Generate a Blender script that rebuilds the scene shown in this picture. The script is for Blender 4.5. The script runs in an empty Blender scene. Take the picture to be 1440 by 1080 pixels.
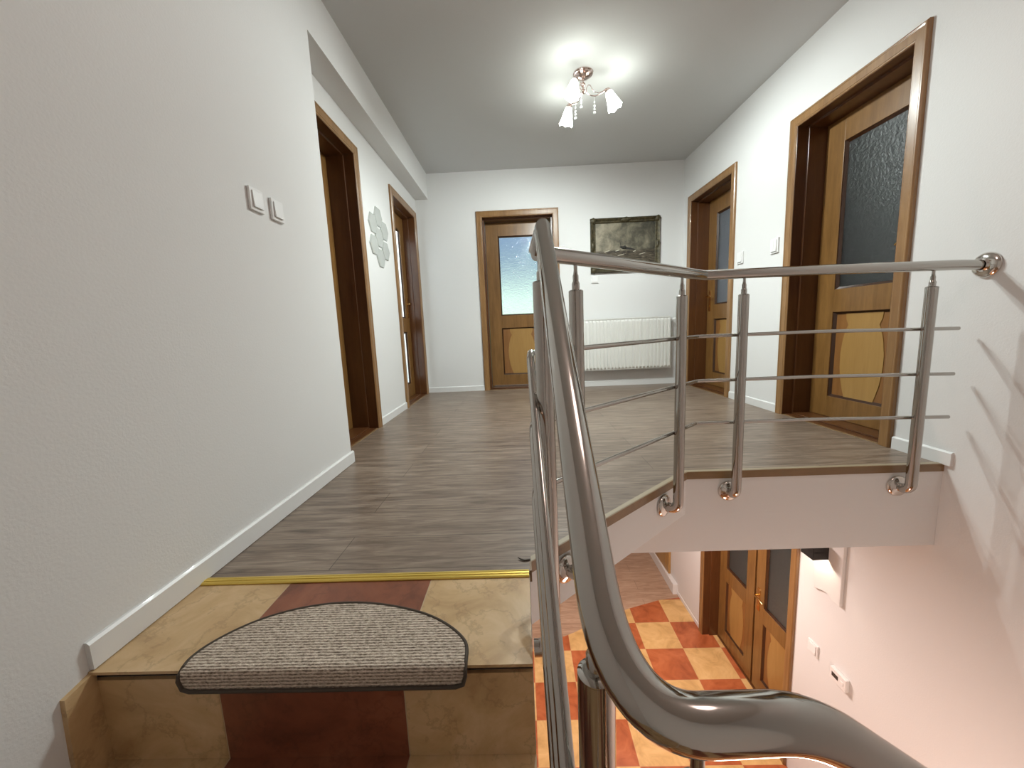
import bpy, bmesh, math, random
from mathutils import Matrix, Vector

sc = bpy.context.scene
C = sc.collection
PI = math.pi
random.seed(4)

# ------------------------------------------------------------------ camera
RIGHT, UP, FWD = ((0.998858, 0.02123, -0.042802), (0.039421, 0.13996, 0.989372), (-0.026995, 0.989929, -0.138964))
cam_data = bpy.data.cameras.new('camera')
cam = bpy.data.objects.new('camera', cam_data)
C.objects.link(cam)
cam_data.sensor_fit = 'HORIZONTAL'
cam_data.sensor_width = 36.0
cam_data.lens = 542.352 / 1440 * 36.0
cam_data.clip_start = 0.01
cam.matrix_world = Matrix(((RIGHT[0], UP[0], -FWD[0], 0),
                           (RIGHT[1], UP[1], -FWD[1], 0),
                           (RIGHT[2], UP[2], -FWD[2], 0.71),
                           (0, 0, 0, 1)))
sc.camera = cam

# ------------------------------------------------------------------ exposure, sky, lights
sc.view_settings.view_transform = 'Standard'
sc.view_settings.look = 'None'
sc.view_settings.exposure = 0.0
sc.view_settings.gamma = 1.0
sc.view_settings.use_curve_mapping = False

world = bpy.data.worlds.new('sky')
sc.world = world
world.use_nodes = True
wn = world.node_tree.nodes
wl = world.node_tree.links
wn.clear()
w_out = wn.new('ShaderNodeOutputWorld')
w_bg = wn.new('ShaderNodeBackground')
w_tc = wn.new('ShaderNodeTexCoord')
w_sep = wn.new('ShaderNodeSeparateXYZ')
w_ramp = wn.new('ShaderNodeValToRGB')
w_ramp.color_ramp.elements[0].position = 0.0
w_ramp.color_ramp.elements[0].color = (0.55, 0.78, 0.50, 1)
w_ramp.color_ramp.elements[1].position = 0.27
w_ramp.color_ramp.elements[1].color = (0.22, 0.33, 0.50, 1)
for pos, col in ((0.05, (1.05, 1.25, 1.15, 1)), (0.085, (0.72, 0.98, 0.78, 1)), (0.12, (0.34, 0.48, 0.50, 1)), (0.17, (0.20, 0.30, 0.40, 1))):
    e = w_ramp.color_ramp.elements.new(pos)
    e.color = col
wl.new(w_tc.outputs['Generated'], w_sep.inputs[0])
wl.new(w_sep.outputs['Z'], w_ramp.inputs[0])
wl.new(w_ramp.outputs[0], w_bg.inputs[0])
w_bg.inputs[1].default_value = 1.3
wl.new(w_bg.outputs[0], w_out.inputs[0])


def light(name, kind, loc, power, col, size=None, size_y=None, rot=None):
    d = bpy.data.lights.new(name, kind)
    d.energy = power
    d.color = col
    if kind == 'AREA':
        d.size = size
        if size_y:
            d.shape = 'RECTANGLE'
            d.size_y = size_y
    elif size:
        d.shadow_soft_size = size
    o = bpy.data.objects.new(name, d)
    o.location = loc
    if rot:
        o.rotation_euler = rot
    C.objects.link(o)
    return o


# hall lamp downstairs, added fills in stairwell and side rooms, daylight behind bright glass
light('lower_hall_light', 'AREA', (0.9, 3.2, -0.46), 57, (1.0, 0.83, 0.76), 0.5)
light('stairwell_fill', 'POINT', (1.05, 1.0, -1.7), 34, (1.0, 0.74, 0.63), 0.2)  # added warm fill in mid-air, no lamp hangs here
light('stairwell_upper_fill', 'POINT', (0.9, 0.75, 2.2), 11, (1.0, 0.79, 0.73), 0.25)  # unseen fill added to brighten the walls near the camera
light('far_room_daylight', 'AREA', (3.2, 3.6, 1.4), 9, (0.78, 0.86, 1.0), 0.9, rot=(PI / 2, 0, 0))
light('near_room_fill', 'AREA', (3.6, 2.1, 1.6), 0.7, (0.9, 0.95, 1.0), 0.8, rot=(PI / 2, 0, 0))  # dim fill added so the near door glass is not black
light('bathroom_daylight', 'AREA', (-2.2, 4.3, 2.2), 70, (0.9, 0.97, 1.0), 0.8)
light('lower_rooms_fill', 'AREA', (3.2, 3.2, -1.2), 4, (1.0, 0.9, 0.8), 0.8)  # dim fill added behind the lower double door

SHADE_STRENGTH = 26.0
BULB_POWER = 72.0

# ------------------------------------------------------------------ materials
MATS = {}


def new_mat(name):
    m = bpy.data.materials.new(name)
    m.use_nodes = True
    n = m.node_tree.nodes
    b = n['Principled BSDF']
    MATS[name] = m
    return m, n, m.node_tree.links, b


def tex_coord(n, l, scale=(1, 1, 1), rot=(0, 0, 0)):
    t = n.new('ShaderNodeTexCoord')
    mp = n.new('ShaderNodeMapping')
    mp.inputs['Scale'].default_value = scale
    mp.inputs['Rotation'].default_value = rot
    l.new(t.outputs['Object'], mp.inputs[0])
    return mp.outputs[0]


def noise(n, l, vec, scale, detail=4, rough=0.55, dist=0.0):
    t = n.new('ShaderNodeTexNoise')
    t.inputs['Scale'].default_value = scale
    t.inputs['Detail'].default_value = detail
    t.inputs['Roughness'].default_value = rough
    t.inputs['Distortion'].default_value = dist
    l.new(vec, t.inputs['Vector'])
    return t.outputs['Fac']


def ramp(n, l, fac, stops):
    r = n.new('ShaderNodeValToRGB')
    el = r.color_ramp.elements
    el[0].position, el[0].color = stops[0][0], (*stops[0][1], 1)
    el[1].position, el[1].color = stops[-1][0], (*stops[-1][1], 1)
    for p, c in stops[1:-1]:
        e = el.new(p)
        e.color = (*c, 1)
    l.new(fac, r.inputs[0])
    return r.outputs[0]


def bump(n, l, height, strength, dist, b):
    bp = n.new('ShaderNodeBump')
    bp.inputs['Strength'].default_value = strength
    bp.inputs['Distance'].default_value = dist
    l.new(height, bp.inputs['Height'])
    l.new(bp.outputs[0], b.inputs['Normal'])


def math_node(n, l, op, a, b_=None):
    m = n.new('ShaderNodeMath')
    m.operation = op
    for i, v in enumerate((a, b_)):
        if v is None:
            continue
        if isinstance(v, (int, float)):
            m.inputs[i].default_value = v
        else:
            l.new(v, m.inputs[i])
    return m.outputs[0]


def plain(name, col, rough=0.5, metal=0.0, coat=0.0, bump_scale=None, bump_strength=0.1):
    m, n, l, b = new_mat(name)
    b.inputs['Base Color'].default_value = (*col, 1)
    b.inputs['Roughness'].default_value = rough
    b.inputs['Metallic'].default_value = metal
    b.inputs['Coat Weight'].default_value = coat
    v = tex_coord(n, l)
    if bump_scale:
        bump(n, l, noise(n, l, v, bump_scale, 3), bump_strength, 0.002, b)
    return m


def wood(name, dark, light_, rough=0.35, coat=0.35, axis='z', scale=1.0):
    m, n, l, b = new_mat(name)
    s = {'z': (9, 9, 0.9), 'x': (0.9, 9, 9), 'y': (9, 0.9, 9)}[axis]
    v = tex_coord(n, l, tuple(k * scale for k in s))
    f = noise(n, l, v, 3.0, 6, 0.6, 0.6)
    f2 = noise(n, l, v, 14.0, 3, 0.6)
    mix = math_node(n, l, 'ADD', math_node(n, l, 'MULTIPLY', f, 0.75), math_node(n, l, 'MULTIPLY', f2, 0.25))
    mid = tuple((a + c) / 2 for a, c in zip(dark, light_))
    l.new(ramp(n, l, mix, [(0.30, dark), (0.5, mid), (0.68, light_)]), b.inputs['Base Color'])
    b.inputs['Roughness'].default_value = rough
    b.inputs['Coat Weight'].default_value = coat
    b.inputs['Coat Roughness'].default_value = 0.15
    bump(n, l, f2, 0.08, 0.001, b)
    return m


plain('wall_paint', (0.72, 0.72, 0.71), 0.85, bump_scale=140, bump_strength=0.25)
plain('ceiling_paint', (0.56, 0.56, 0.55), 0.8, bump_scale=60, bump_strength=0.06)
plain('white_trim', (0.74, 0.74, 0.73), 0.4, coat=0.1)
plain('white_plastic', (0.78, 0.78, 0.77), 0.3)
plain('white_enamel', (0.78, 0.78, 0.74), 0.3)
plain('dark_plastic', (0.03, 0.03, 0.03), 0.4)
plain('black_metal', (0.012, 0.012, 0.012), 0.5)
plain('brass', (0.78, 0.50, 0.20), 0.22, 1.0)
plain('nickel', (0.62, 0.50, 0.46), 0.18, 1.0)
plain('dark_binding', (0.060, 0.045, 0.032), 0.8)
plain('grout_light', (0.50, 0.38, 0.24), 0.8)
plain('edge_light', (0.34, 0.28, 0.19), 0.45)
plain('nosing_gap_shade', (0.05, 0.03, 0.02), 0.8)  # painted shadow of the gap under the stair nosing
plain('mirror_acrylic', (0.60, 0.63, 0.60), 0.16, 0.45)
wood('door_wood', (0.15, 0.070, 0.017), (0.26, 0.132, 0.038))
wood('casing_wood', (0.19, 0.093, 0.030), (0.31, 0.168, 0.062))
wood('jamb_wood_shaded', (0.075, 0.025, 0.007), (0.12, 0.045, 0.013))  # shade of the door recesses put into a darker wood colour
wood('veneer_light', (0.33, 0.180, 0.050), (0.41, 0.24, 0.075), scale=0.6)
wood('veneer_dark', (0.20, 0.085, 0.022), (0.28, 0.125, 0.036), scale=0.8)
wood('nosing_wood', (0.17, 0.100, 0.040), (0.23, 0.14, 0.062), axis='x')
wood('groove_shade_wood', (0.030, 0.010, 0.003), (0.05, 0.018, 0.006))  # near-black wood, shadow of grooves and leaf gap put into the colour

# stainless steel of the railing
m, n, l, b = new_mat('stainless')
b.inputs['Base Color'].default_value = (0.47, 0.445, 0.415, 1)
b.inputs['Metallic'].default_value = 1.0
v = tex_coord(n, l)
sm = noise(n, l, v, 9.0, 4, 0.6)
mr = n.new('ShaderNodeMapRange')
mr.inputs['To Min'].default_value = 0.06
mr.inputs['To Max'].default_value = 0.15
l.new(sm, mr.inputs['Value'])
l.new(mr.outputs[0], b.inputs['Roughness'])
plain('stainless_polished', (0.66, 0.62, 0.58), 0.09, 1.0)

# gold aluminium strip
m, n, l, b = new_mat('gold_strip')
b.inputs['Base Color'].default_value = (0.72, 0.52, 0.12, 1)
b.inputs['Metallic'].default_value = 0.75
b.inputs['Roughness'].default_value = 0.38

# laminate boards running across the corridor
def laminate(name, c1, c2, c3):
    m, n, l, b = new_mat(name)
    v = tex_coord(n, l)
    br = n.new('ShaderNodeTexBrick')
    br.inputs['Scale'].default_value = 1.0
    br.inputs['Brick Width'].default_value = 1.25
    br.inputs['Row Height'].default_value = 0.19
    br.inputs['Mortar Size'].default_value = 0.0012
    br.inputs['Mortar Smooth'].default_value = 0.3
    br.offset = 0.37
    br.inputs['Color1'].default_value = (0.35, 0.35, 0.35, 1)
    br.inputs['Color2'].default_value = (0.62, 0.62, 0.62, 1)
    br.inputs['Mortar'].default_value = (0, 0, 0, 1)
    mp2 = n.new('ShaderNodeMapping')
    mp2.inputs['Location'].default_value = (0.62, -0.135, 0)
    l.new(v, mp2.inputs[0])
    l.new(mp2.outputs[0], br.inputs['Vector'])
    vs = tex_coord(n, l, (1.6, 14, 1))
    f1 = noise(n, l, vs, 2.4, 6, 0.62, 0.9)
    vs2 = tex_coord(n, l, (2.5, 60, 1))
    f2 = noise(n, l, vs2, 3.0, 4, 0.6, 0.3)
    s = math_node(n, l, 'ADD', math_node(n, l, 'MULTIPLY', f1, 0.62), math_node(n, l, 'MULTIPLY', f2, 0.30))
    sep = n.new('ShaderNodeSeparateColor')
    l.new(br.outputs['Color'], sep.inputs[0])
    s = math_node(n, l, 'ADD', s, math_node(n, l, 'MULTIPLY', sep.outputs[0], 0.16))
    colr = ramp(n, l, s, [(0.38, c1), (0.53, c2), (0.70, c3)])
    mx = n.new('ShaderNodeMix')
    mx.data_type = 'RGBA'
    l.new(br.outputs['Fac'], mx.inputs[0])
    l.new(colr, mx.inputs[6])
    mx.inputs[7].default_value = (0.05, 0.035, 0.025, 1)
    l.new(mx.outputs[2], b.inputs['Base Color'])
    b.inputs['Roughness'].default_value = 0.36
    bump(n, l, f2, 0.12, 0.001, b)
    return m


laminate('laminate_upper', (0.085, 0.058, 0.040), (0.195, 0.143, 0.106), (0.33, 0.26, 0.20))
laminate('laminate_lower', (0.28, 0.17, 0.11), (0.42, 0.28, 0.19), (0.54, 0.39, 0.28))


def marble(name, base, dark, light_, rough=0.3):
    m, n, l, b = new_mat(name)
    v = tex_coord(n, l)
    f = noise(n, l, v, 5.0, 7, 0.62, 0.8)
    t = n.new('ShaderNodeTexWave')
    t.inputs['Scale'].default_value = 2.3
    t.inputs['Distortion'].default_value = 16.0
    t.inputs['Detail'].default_value = 6.0
    t.inputs['Detail Scale'].default_value = 2.6
    t.inputs['Detail Roughness'].default_value = 0.65
    mp = tex_coord(n, l, (1, 1, 1), (0.4, 0.3, 0.7))
    l.new(mp, t.inputs['Vector'])
    veins = math_node(n, l, 'POWER', t.outputs['Fac'], 16.0)
    colr = ramp(n, l, f, [(0.33, dark), (0.5, base), (0.66, light_)])
    mx = n.new('ShaderNodeMix')
    mx.data_type = 'RGBA'
    l.new(math_node(n, l, 'MULTIPLY', veins, 0.30), mx.inputs[0])
    l.new(colr, mx.inputs[6])
    mx.inputs[7].default_value = (*[c * 0.55 for c in dark], 1)
    l.new(mx.outputs[2], b.inputs['Base Color'])
    b.inputs['Roughness'].default_value = rough
    return m


marble('tile_cream', (0.56, 0.375, 0.19), (0.42, 0.26, 0.12), (0.66, 0.47, 0.27), 0.34)
marble('tile_red', (0.23, 0.072, 0.034), (0.15, 0.045, 0.022), (0.29, 0.10, 0.05), 0.34)

# lower floor: one material that lays the two marbles as a chequerboard, with joints
m, n, l, b = new_mat('tile_checker')
v = tex_coord(n, l)
sep = n.new('ShaderNodeSeparateXYZ')
l.new(v, sep.inputs[0])
tx = math_node(n, l, 'DIVIDE', math_node(n, l, 'SUBTRACT', sep.outputs[0], 1.21 - 40 * 0.40), 0.40)
ty = math_node(n, l, 'DIVIDE', math_node(n, l, 'SUBTRACT', sep.outputs[1], 3.74 - 40 * 0.374), 0.374)
sm_ = math_node(n, l, 'ADD', math_node(n, l, 'FLOOR', tx), math_node(n, l, 'FLOOR', ty))
par = math_node(n, l, 'MODULO', sm_, 2.0)
f = noise(n, l, v, 6.0, 7, 0.62, 0.8)
c_a = ramp(n, l, f, [(0.33, (0.50, 0.30, 0.11)), (0.5, (0.64, 0.40, 0.16)), (0.66, (0.72, 0.48, 0.21))])
c_b = ramp(n, l, f, [(0.33, (0.29, 0.072, 0.024)), (0.5, (0.42, 0.115, 0.040)), (0.66, (0.50, 0.155, 0.06))])
mx = n.new('ShaderNodeMix')
mx.data_type = 'RGBA'
l.new(par, mx.inputs[0])
l.new(c_a, mx.inputs[6])
l.new(c_b, mx.inputs[7])
jx = math_node(n, l, 'LESS_THAN', math_node(n, l, 'FRACT', math_node(n, l, 'ADD', tx, 0.004)), 0.008)
jy = math_node(n, l, 'LESS_THAN', math_node(n, l, 'FRACT', math_node(n, l, 'ADD', ty, 0.004)), 0.008)
jj = math_node(n, l, 'MAXIMUM', jx, jy)
mx2 = n.new('ShaderNodeMix')
mx2.data_type = 'RGBA'
l.new(math_node(n, l, 'MULTIPLY', jj, 0.7), mx2.inputs[0])
l.new(mx.outputs[2], mx2.inputs[6])
mx2.inputs[7].default_value = (0.55, 0.33, 0.17, 1)
l.new(mx2.outputs[2], b.inputs['Base Color'])
b.inputs['Roughness'].default_value = 0.3

# ribbed loop-pile of the stair mat
m, n, l, b = new_mat('mat_pile')
v = tex_coord(n, l)
wv = n.new('ShaderNodeTexWave')
wv.wave_type = 'BANDS'
wv.bands_direction = 'Y'
wv.inputs['Scale'].default_value = 40.0
wv.inputs['Distortion'].default_value = 0.9
wv.inputs['Detail'].default_value = 2.0
wv.inputs['Detail Scale'].default_value = 6.0
mpz = n.new('ShaderNodeMapping')
sx = n.new('ShaderNodeSeparateXYZ')
l.new(v, sx.inputs[0])
cmb = n.new('ShaderNodeCombineXYZ')
l.new(sx.outputs[0], cmb.inputs[0])
l.new(math_node(n, l, 'ADD', sx.outputs[1], sx.outputs[2]), cmb.inputs[1])
l.new(cmb.outputs[0], wv.inputs['Vector'])
fn = noise(n, l, v, 260.0, 2, 0.7)
fn2 = noise(n, l, tex_coord(n, l, (1, 2.2, 2.2)), 120.0, 2, 0.6)
h = math_node(n, l, 'ADD', math_node(n, l, 'MULTIPLY', wv.outputs['Fac'], 0.28), math_node(n, l, 'MULTIPLY', fn2, 0.85))
colr = ramp(n, l, h, [(0.34, (0.13, 0.095, 0.068)), (0.53, (0.42, 0.34, 0.265)), (0.78, (0.72, 0.62, 0.52))])
l.new(colr, b.inputs['Base Color'])
b.inputs['Roughness'].default_value = 0.95
bump(n, l, h, 0.9, 0.004, b)

# dark oil painting of a stormy sea (generic brushwork)
m, n, l, b = new_mat('painting_canvas')
t = n.new('ShaderNodeTexCoord')
sep = n.new('ShaderNodeSeparateXYZ')
l.new(t.outputs['Generated'], sep.inputs[0])
gx, gz = sep.outputs[0], sep.outputs[2]
v = tex_coord(n, l)
cl = noise(n, l, v, 6.5, 7, 0.66, 0.3)
cl2 = noise(n, l, tex_coord(n, l, (1, 1, 3.2)), 9.0, 5, 0.65, 1.0)
sky_v = math_node(n, l, 'SUBTRACT', math_node(n, l, 'ADD', cl, 0.10), math_node(n, l, 'MULTIPLY', gx, 0.26))
skyc = ramp(n, l, sky_v, [(0.24, (0.030, 0.028, 0.019)), (0.40, (0.080, 0.073, 0.050)), (0.52, (0.17, 0.15, 0.105)), (0.66, (0.30, 0.265, 0.19))])
seac = ramp(n, l, cl2, [(0.36, (0.020, 0.014, 0.009)), (0.54, (0.085, 0.068, 0.045)), (0.74, (0.26, 0.23, 0.17))])
mx = n.new('ShaderNodeMix')
mx.data_type = 'RGBA'
hz = math_node(n, l, 'ADD', gz, math_node(n, l, 'MULTIPLY', cl2, 0.10))
mrr = n.new('ShaderNodeMapRange')
mrr.inputs['From Min'].default_value = 0.40
mrr.inputs['From Max'].default_value = 0.45
l.new(hz, mrr.inputs['Value'])
l.new(mrr.outputs[0], mx.inputs[0])
l.new(seac, mx.inputs[6])
l.new(skyc, mx.inputs[7])
l.new(mx.outputs[2], b.inputs['Base Color'])
b.inputs['Roughness'].default_value = 0.4
plain('boat_paint', (0.012, 0.010, 0.007), 0.5)
plain('foam_paint', (0.55, 0.52, 0.42), 0.5)
m, n, l, b = new_mat('antique_gilt')
v = tex_coord(n, l)
l.new(ramp(n, l, noise(n, l, v, 26, 5, 0.6), [(0.35, (0.030, 0.025, 0.011)), (0.55, (0.065, 0.052, 0.024)), (0.78, (0.15, 0.12, 0.06))]), b.inputs['Base Color'])
b.inputs['Roughness'].default_value = 0.45
b.inputs['Metallic'].default_value = 0.3
bump(n, l, noise(n, l, v, 60, 3), 0.7, 0.006, b)


def glass_mat(name, tint, rough, bscale, bstr):
    m, n, l, b = new_mat(name)
    b.inputs['Base Color'].default_value = (*tint, 1)
    b.inputs['Roughness'].default_value = rough
    b.inputs['Transmission Weight'].default_value = 1.0
    b.inputs['IOR'].default_value = 1.45
    v = tex_coord(n, l, (1, 1, 1.0))
    bump(n, l, noise(n, l, v, bscale, 3, 0.6, 0.4), bstr, 0.01, b)
    return m


glass_mat('textured_glass', (0.93, 0.97, 1.0), 0.02, 75, 0.30)
glass_mat('frosted_glass', (0.62, 0.66, 0.66), 0.34, 45, 0.55)
m, n, l, b = new_mat('clear_frosted_glass')
tr = n.new('ShaderNodeBsdfTranslucent')
tr.inputs['Color'].default_value = (0.92, 0.95, 0.96, 1)
ms = n.new('ShaderNodeMixShader')
ms.inputs[0].default_value = 0.85
b.inputs['Base Color'].default_value = (0.8, 0.82, 0.82, 1)
b.inputs['Roughness'].default_value = 0.35
l.new(b.outputs[0], ms.inputs[1])
l.new(tr.outputs[0], ms.inputs[2])
l.new(ms.outputs[0], n['Material Output'].inputs['Surface'])

m, n, l, b = new_mat('lit_shade')
b.inputs['Base Color'].default_value = (0.9, 0.9, 0.88, 1)
b.inputs['Roughness'].default_value = 0.3
b.inputs['Emission Color'].default_value = (0.93, 1.0, 0.93, 1)
b.inputs['Emission Strength'].default_value = SHADE_STRENGTH
m, n, l, b = new_mat('sconce_led')
b.inputs['Emission Color'].default_value = (1.0, 0.82, 0.62, 1)
b.inputs['Emission Strength'].default_value = 420.0
m, n, l, b = new_mat('crystal')
b.inputs['Base Color'].default_value = (0.95, 0.98, 0.97, 1)
b.inputs['Roughness'].default_value = 0.08
b.inputs['Specular IOR Level'].default_value = 1.0
b.inputs['Coat Weight'].default_value = 1.0


# ------------------------------------------------------------------ mesh helpers
class MB:
    """collects shapes, then links them as one mesh object"""

    def __init__(self):
        self.v, self.f, self.mi, self.sm = [], [], [], []
        self.cur = 0

    def add(self, vs, fs, smooth=False):
        o = len(self.v)
        self.v += [tuple(p) for p in vs]
        self.f += [tuple(i + o for i in q) for q in fs]
        self.mi += [self.cur] * len(fs)
        self.sm += [smooth] * len(fs)
        return self

    def mat(self, i):
        self.cur = i
        return self

    def box(self, x0, x1, y0, y1, z0, z1):
        if x0 > x1: x0, x1 = x1, x0
        if y0 > y1: y0, y1 = y1, y0
        if z0 > z1: z0, z1 = z1, z0
        vs = [(x0, y0, z0), (x1, y0, z0), (x1, y1, z0), (x0, y1, z0),
              (x0, y0, z1), (x1, y0, z1), (x1, y1, z1), (x0, y1, z1)]
        return self.add(vs, [(0, 3, 2, 1), (4, 5, 6, 7), (0, 1, 5, 4), (1, 2, 6, 5), (2, 3, 7, 6), (3, 0, 4, 7)])

    def prism(self, poly, z0, z1):
        """poly in xy, counter-clockwise"""
        k = len(poly)
        vs = [(p[0], p[1], z0) for p in poly] + [(p[0], p[1], z1) for p in poly]
        fs = [tuple(range(k - 1, -1, -1)), tuple(range(k, 2 * k))]
        fs += [(i, (i + 1) % k, k + (i + 1) % k, k + i) for i in range(k)]
        return self.add(vs, fs)

    def prism_xz(self, poly, y0, y1):
        k = len(poly)
        vs = [(p[0], y0, p[1]) for p in poly] + [(p[0], y1, p[1]) for p in poly]
        fs = [tuple(range(k)), tuple(range(2 * k - 1, k - 1, -1))]
        fs += [(i, k + i, k + (i + 1) % k, (i + 1) % k) for i in range(k)]
        return self.add(vs, fs)

    def prism_yz(self, poly, x0, x1):
        k = len(poly)
        vs = [(x0, p[0], p[1]) for p in poly] + [(x1, p[0], p[1]) for p in poly]
        fs = [tuple(range(k)), tuple(range(2 * k - 1, k - 1, -1))]
        fs += [(i, k + i, k + (i + 1) % k, (i + 1) % k) for i in range(k)]
        return self.add(vs, fs)

    def tube(self, pts, r, seg=20, caps=True, rs=None):
        pts = [Vector(p) for p in pts]
        k = len(pts)
        tang = []
        for i in range(k):
            a = pts[max(i - 1, 0)]
            c = pts[min(i + 1, k - 1)]
            d1 = (pts[i] - a).normalized() if i > 0 else None
            d2 = (c - pts[i]).normalized() if i < k - 1 else None
            t = (d1 or d2) + (d2 or d1)
            tang.append(t.normalized())
        ref = Vector((0, 0, 1)) if abs(tang[0].z) < 0.9 else Vector((1, 0, 0))
        nrm = tang[0].cross(ref).normalized()
        vs = []
        for i in range(k):
            nrm = (nrm - tang[i] * nrm.dot(tang[i])).normalized()
            bi = tang[i].cross(nrm)
            # mitre stretch
            s = 1.0
            stretch_dir = None
            if 0 < i < k - 1:
                d1 = (pts[i] - pts[i - 1]).normalized()
                d2 = (pts[i + 1] - pts[i]).normalized()
                c_half = math.sqrt(max((1 + d1.dot(d2)) / 2, 0.05))
                dd = (d2 - d1)
                if dd.length > 1e-4:
                    stretch_dir = dd.normalized()
                    s = 1 / c_half
            rr = rs[i] if rs else r
            for j in range(seg):
                a = 2 * PI * j / seg
                w = nrm * math.cos(a) * rr + bi * math.sin(a) * rr
                if stretch_dir is not None:
                    w = w + stretch_dir * w.dot(stretch_dir) * (s - 1)
                vs.append(pts[i] + w)
        fs = []
        for i in range(k - 1):
            for j in range(seg):
                q = (i * seg + j, i * seg + (j + 1) % seg, (i + 1) * seg + (j + 1) % seg, (i + 1) * seg + j)
                fs.append(q)
        self.add(vs, fs, True)
        if caps:
            self.add([vs[j] for j in range(seg)], [tuple(range(seg - 1, -1, -1))])
            self.add([vs[(k - 1) * seg + j] for j in range(seg)], [tuple(range(seg))])
        return self

    def lathe(self, prof, centre=(0, 0, 0), axis=(0, 0, 1), seg=32, facets=False):
        """prof: (radius, height) pairs along axis"""
        ax = Vector(axis).normalized()
        ref = Vector((0, 0, 1)) if abs(ax.z) < 0.9 else Vector((1, 0, 0))
        u = ax.cross(ref).normalized()
        w = ax.cross(u)
        c = Vector(centre)
        vs = []
        for r, hgt in prof:
            for j in range(seg):
                a = 2 * PI * j / seg
                vs.append(c + ax * hgt + (u * math.cos(a) + w * math.sin(a)) * max(r, 1e-5))
        fs = []
        for i in range(len(prof) - 1):
            for j in range(seg):
                fs.append((i * seg + j, i * seg + (j + 1) % seg, (i + 1) * seg + (j + 1) % seg, (i + 1) * seg + j))
        return self.add(vs, fs, not facets)

    def build(self, name, mats, parent=None, loc=(0, 0, 0), rotz=0.0, bevel=0.0, sub=0, matrix=None):
        me = bpy.data.meshes.new(name)
        me.from_pydata(self.v, [], self.f)
        me.polygons.foreach_set('material_index', self.mi)
        me.polygons.foreach_set('use_smooth', self.sm)
        if isinstance(mats, str):
            mats = [mats]
        for mm in mats:
            me.materials.append(MATS[mm])
        if matrix:
            me.transform(matrix)
        bm = bmesh.new()
        bm.from_mesh(me)
        bmesh.ops.recalc_face_normals(bm, faces=bm.faces)
        bm.to_mesh(me)
        bm.free()
        me.update()
        if any(self.sm):
            me.set_sharp_from_angle(angle=math.radians(28))
        o = bpy.data.objects.new(name, me)
        o.location = loc
        o.rotation_euler = (0, 0, rotz)
        C.objects.link(o)
        if parent:
            o.parent = parent
        if bevel:
            bv = o.modifiers.new('bevel', 'BEVEL')
            bv.width = bevel
            bv.segments = 2
            bv.limit_method = 'ANGLE'
            bv.angle_limit = math.radians(40)
            bv.harden_normals = False
        if sub:
            sb = o.modifiers.new('subdivision', 'SUBSURF')
            sb.levels = sub
            sb.render_levels = sub
        return o


def structure(o, label=None, cat=None):
    o['kind'] = 'structure'
    if label: o['label'] = label
    if cat: o['category'] = cat
    return o


def tag(o, label, cat, group=None):
    o['label'] = label
    o['category'] = cat
    if group:
        o['group'] = group
    return o


def empty(name, loc=(0, 0, 0), rotz=0.0):
    o = bpy.data.objects.new(name, None)
    o.empty_display_size = 0.1
    o.location = loc
    o.rotation_euler = (0, 0, rotz)
    C.objects.link(o)
    return o


# ------------------------------------------------------------------ the setting
CEIL = 2.485
LOW = -2.75
YB = 4.596            # end wall of the corridor
XL = -0.987           # near left wall, beam face
XREC = -1.135         # recessed left wall with the two doors
YE = 1.786            # floor edge at the stairwell
SLOPE = -0.027


def wx(y, off=0.0):
    """x of the right wall at depth y"""
    return 1.931 + SLOPE * (y - 3.0) + off


def wall_with_holes(mb, a0, a1, z0, z1, holes, put):
    """grid of boxes along a (horizontal) and z leaving the holes open; put(a0,a1,z0,z1) adds a block"""
    xs = sorted({a0, a1, *[h_[0] for h_ in holes], *[h_[1] for h_ in holes]})
    for i in range(len(xs) - 1):
        p, q = xs[i], xs[i + 1]
        hs = sorted([(h_[2], h_[3]) for h_ in holes if h_[0] <= p + 1e-6 and h_[1] >= q - 1e-6])
        z = z0
        for hz0, hz1 in hs:
            if hz0 > z + 1e-6:
                put(p, q, z, hz0)
            z = hz1
        if z < z1 - 1e-6:
            put(p, q, z, z1)


TH = 0.26


def right_block(mb):
    def put(y0, y1, z0, z1):
        vs = []
        for z in (z0, z1):
            vs += [(wx(y0), y0, z), (wx(y0, TH), y0, z), (wx(y1, TH), y1, z), (wx(y1), y1, z)]
        mb.add(vs, [(0, 3, 2, 1), (4, 5, 6, 7), (0, 1, 5, 4), (1, 2, 6, 5), (2, 3, 7, 6), (3, 0, 4, 7)])
    return put


mb = MB()
wall_with_holes(mb, -1.6, 6.4, LOW, CEIL, [(2.10, 2.86, 0.0, 1.985), (3.64, 4.40, 0.0, 1.985), (2.68, 3.92, LOW, -0.76)], right_block(mb))
structure(mb.build('wall_right', 'wall_paint'))

mb = MB()
wall_with_holes(mb, XREC - 0.3, 2.3, 0.0, CEIL, [(-0.388, 0.413, 0.0, 1.985)], lambda a, b_, c, d: mb.box(a, b_, YB, YB + TH, c, d))
structure(mb.build('wall_end', 'wall_paint'))

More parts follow.
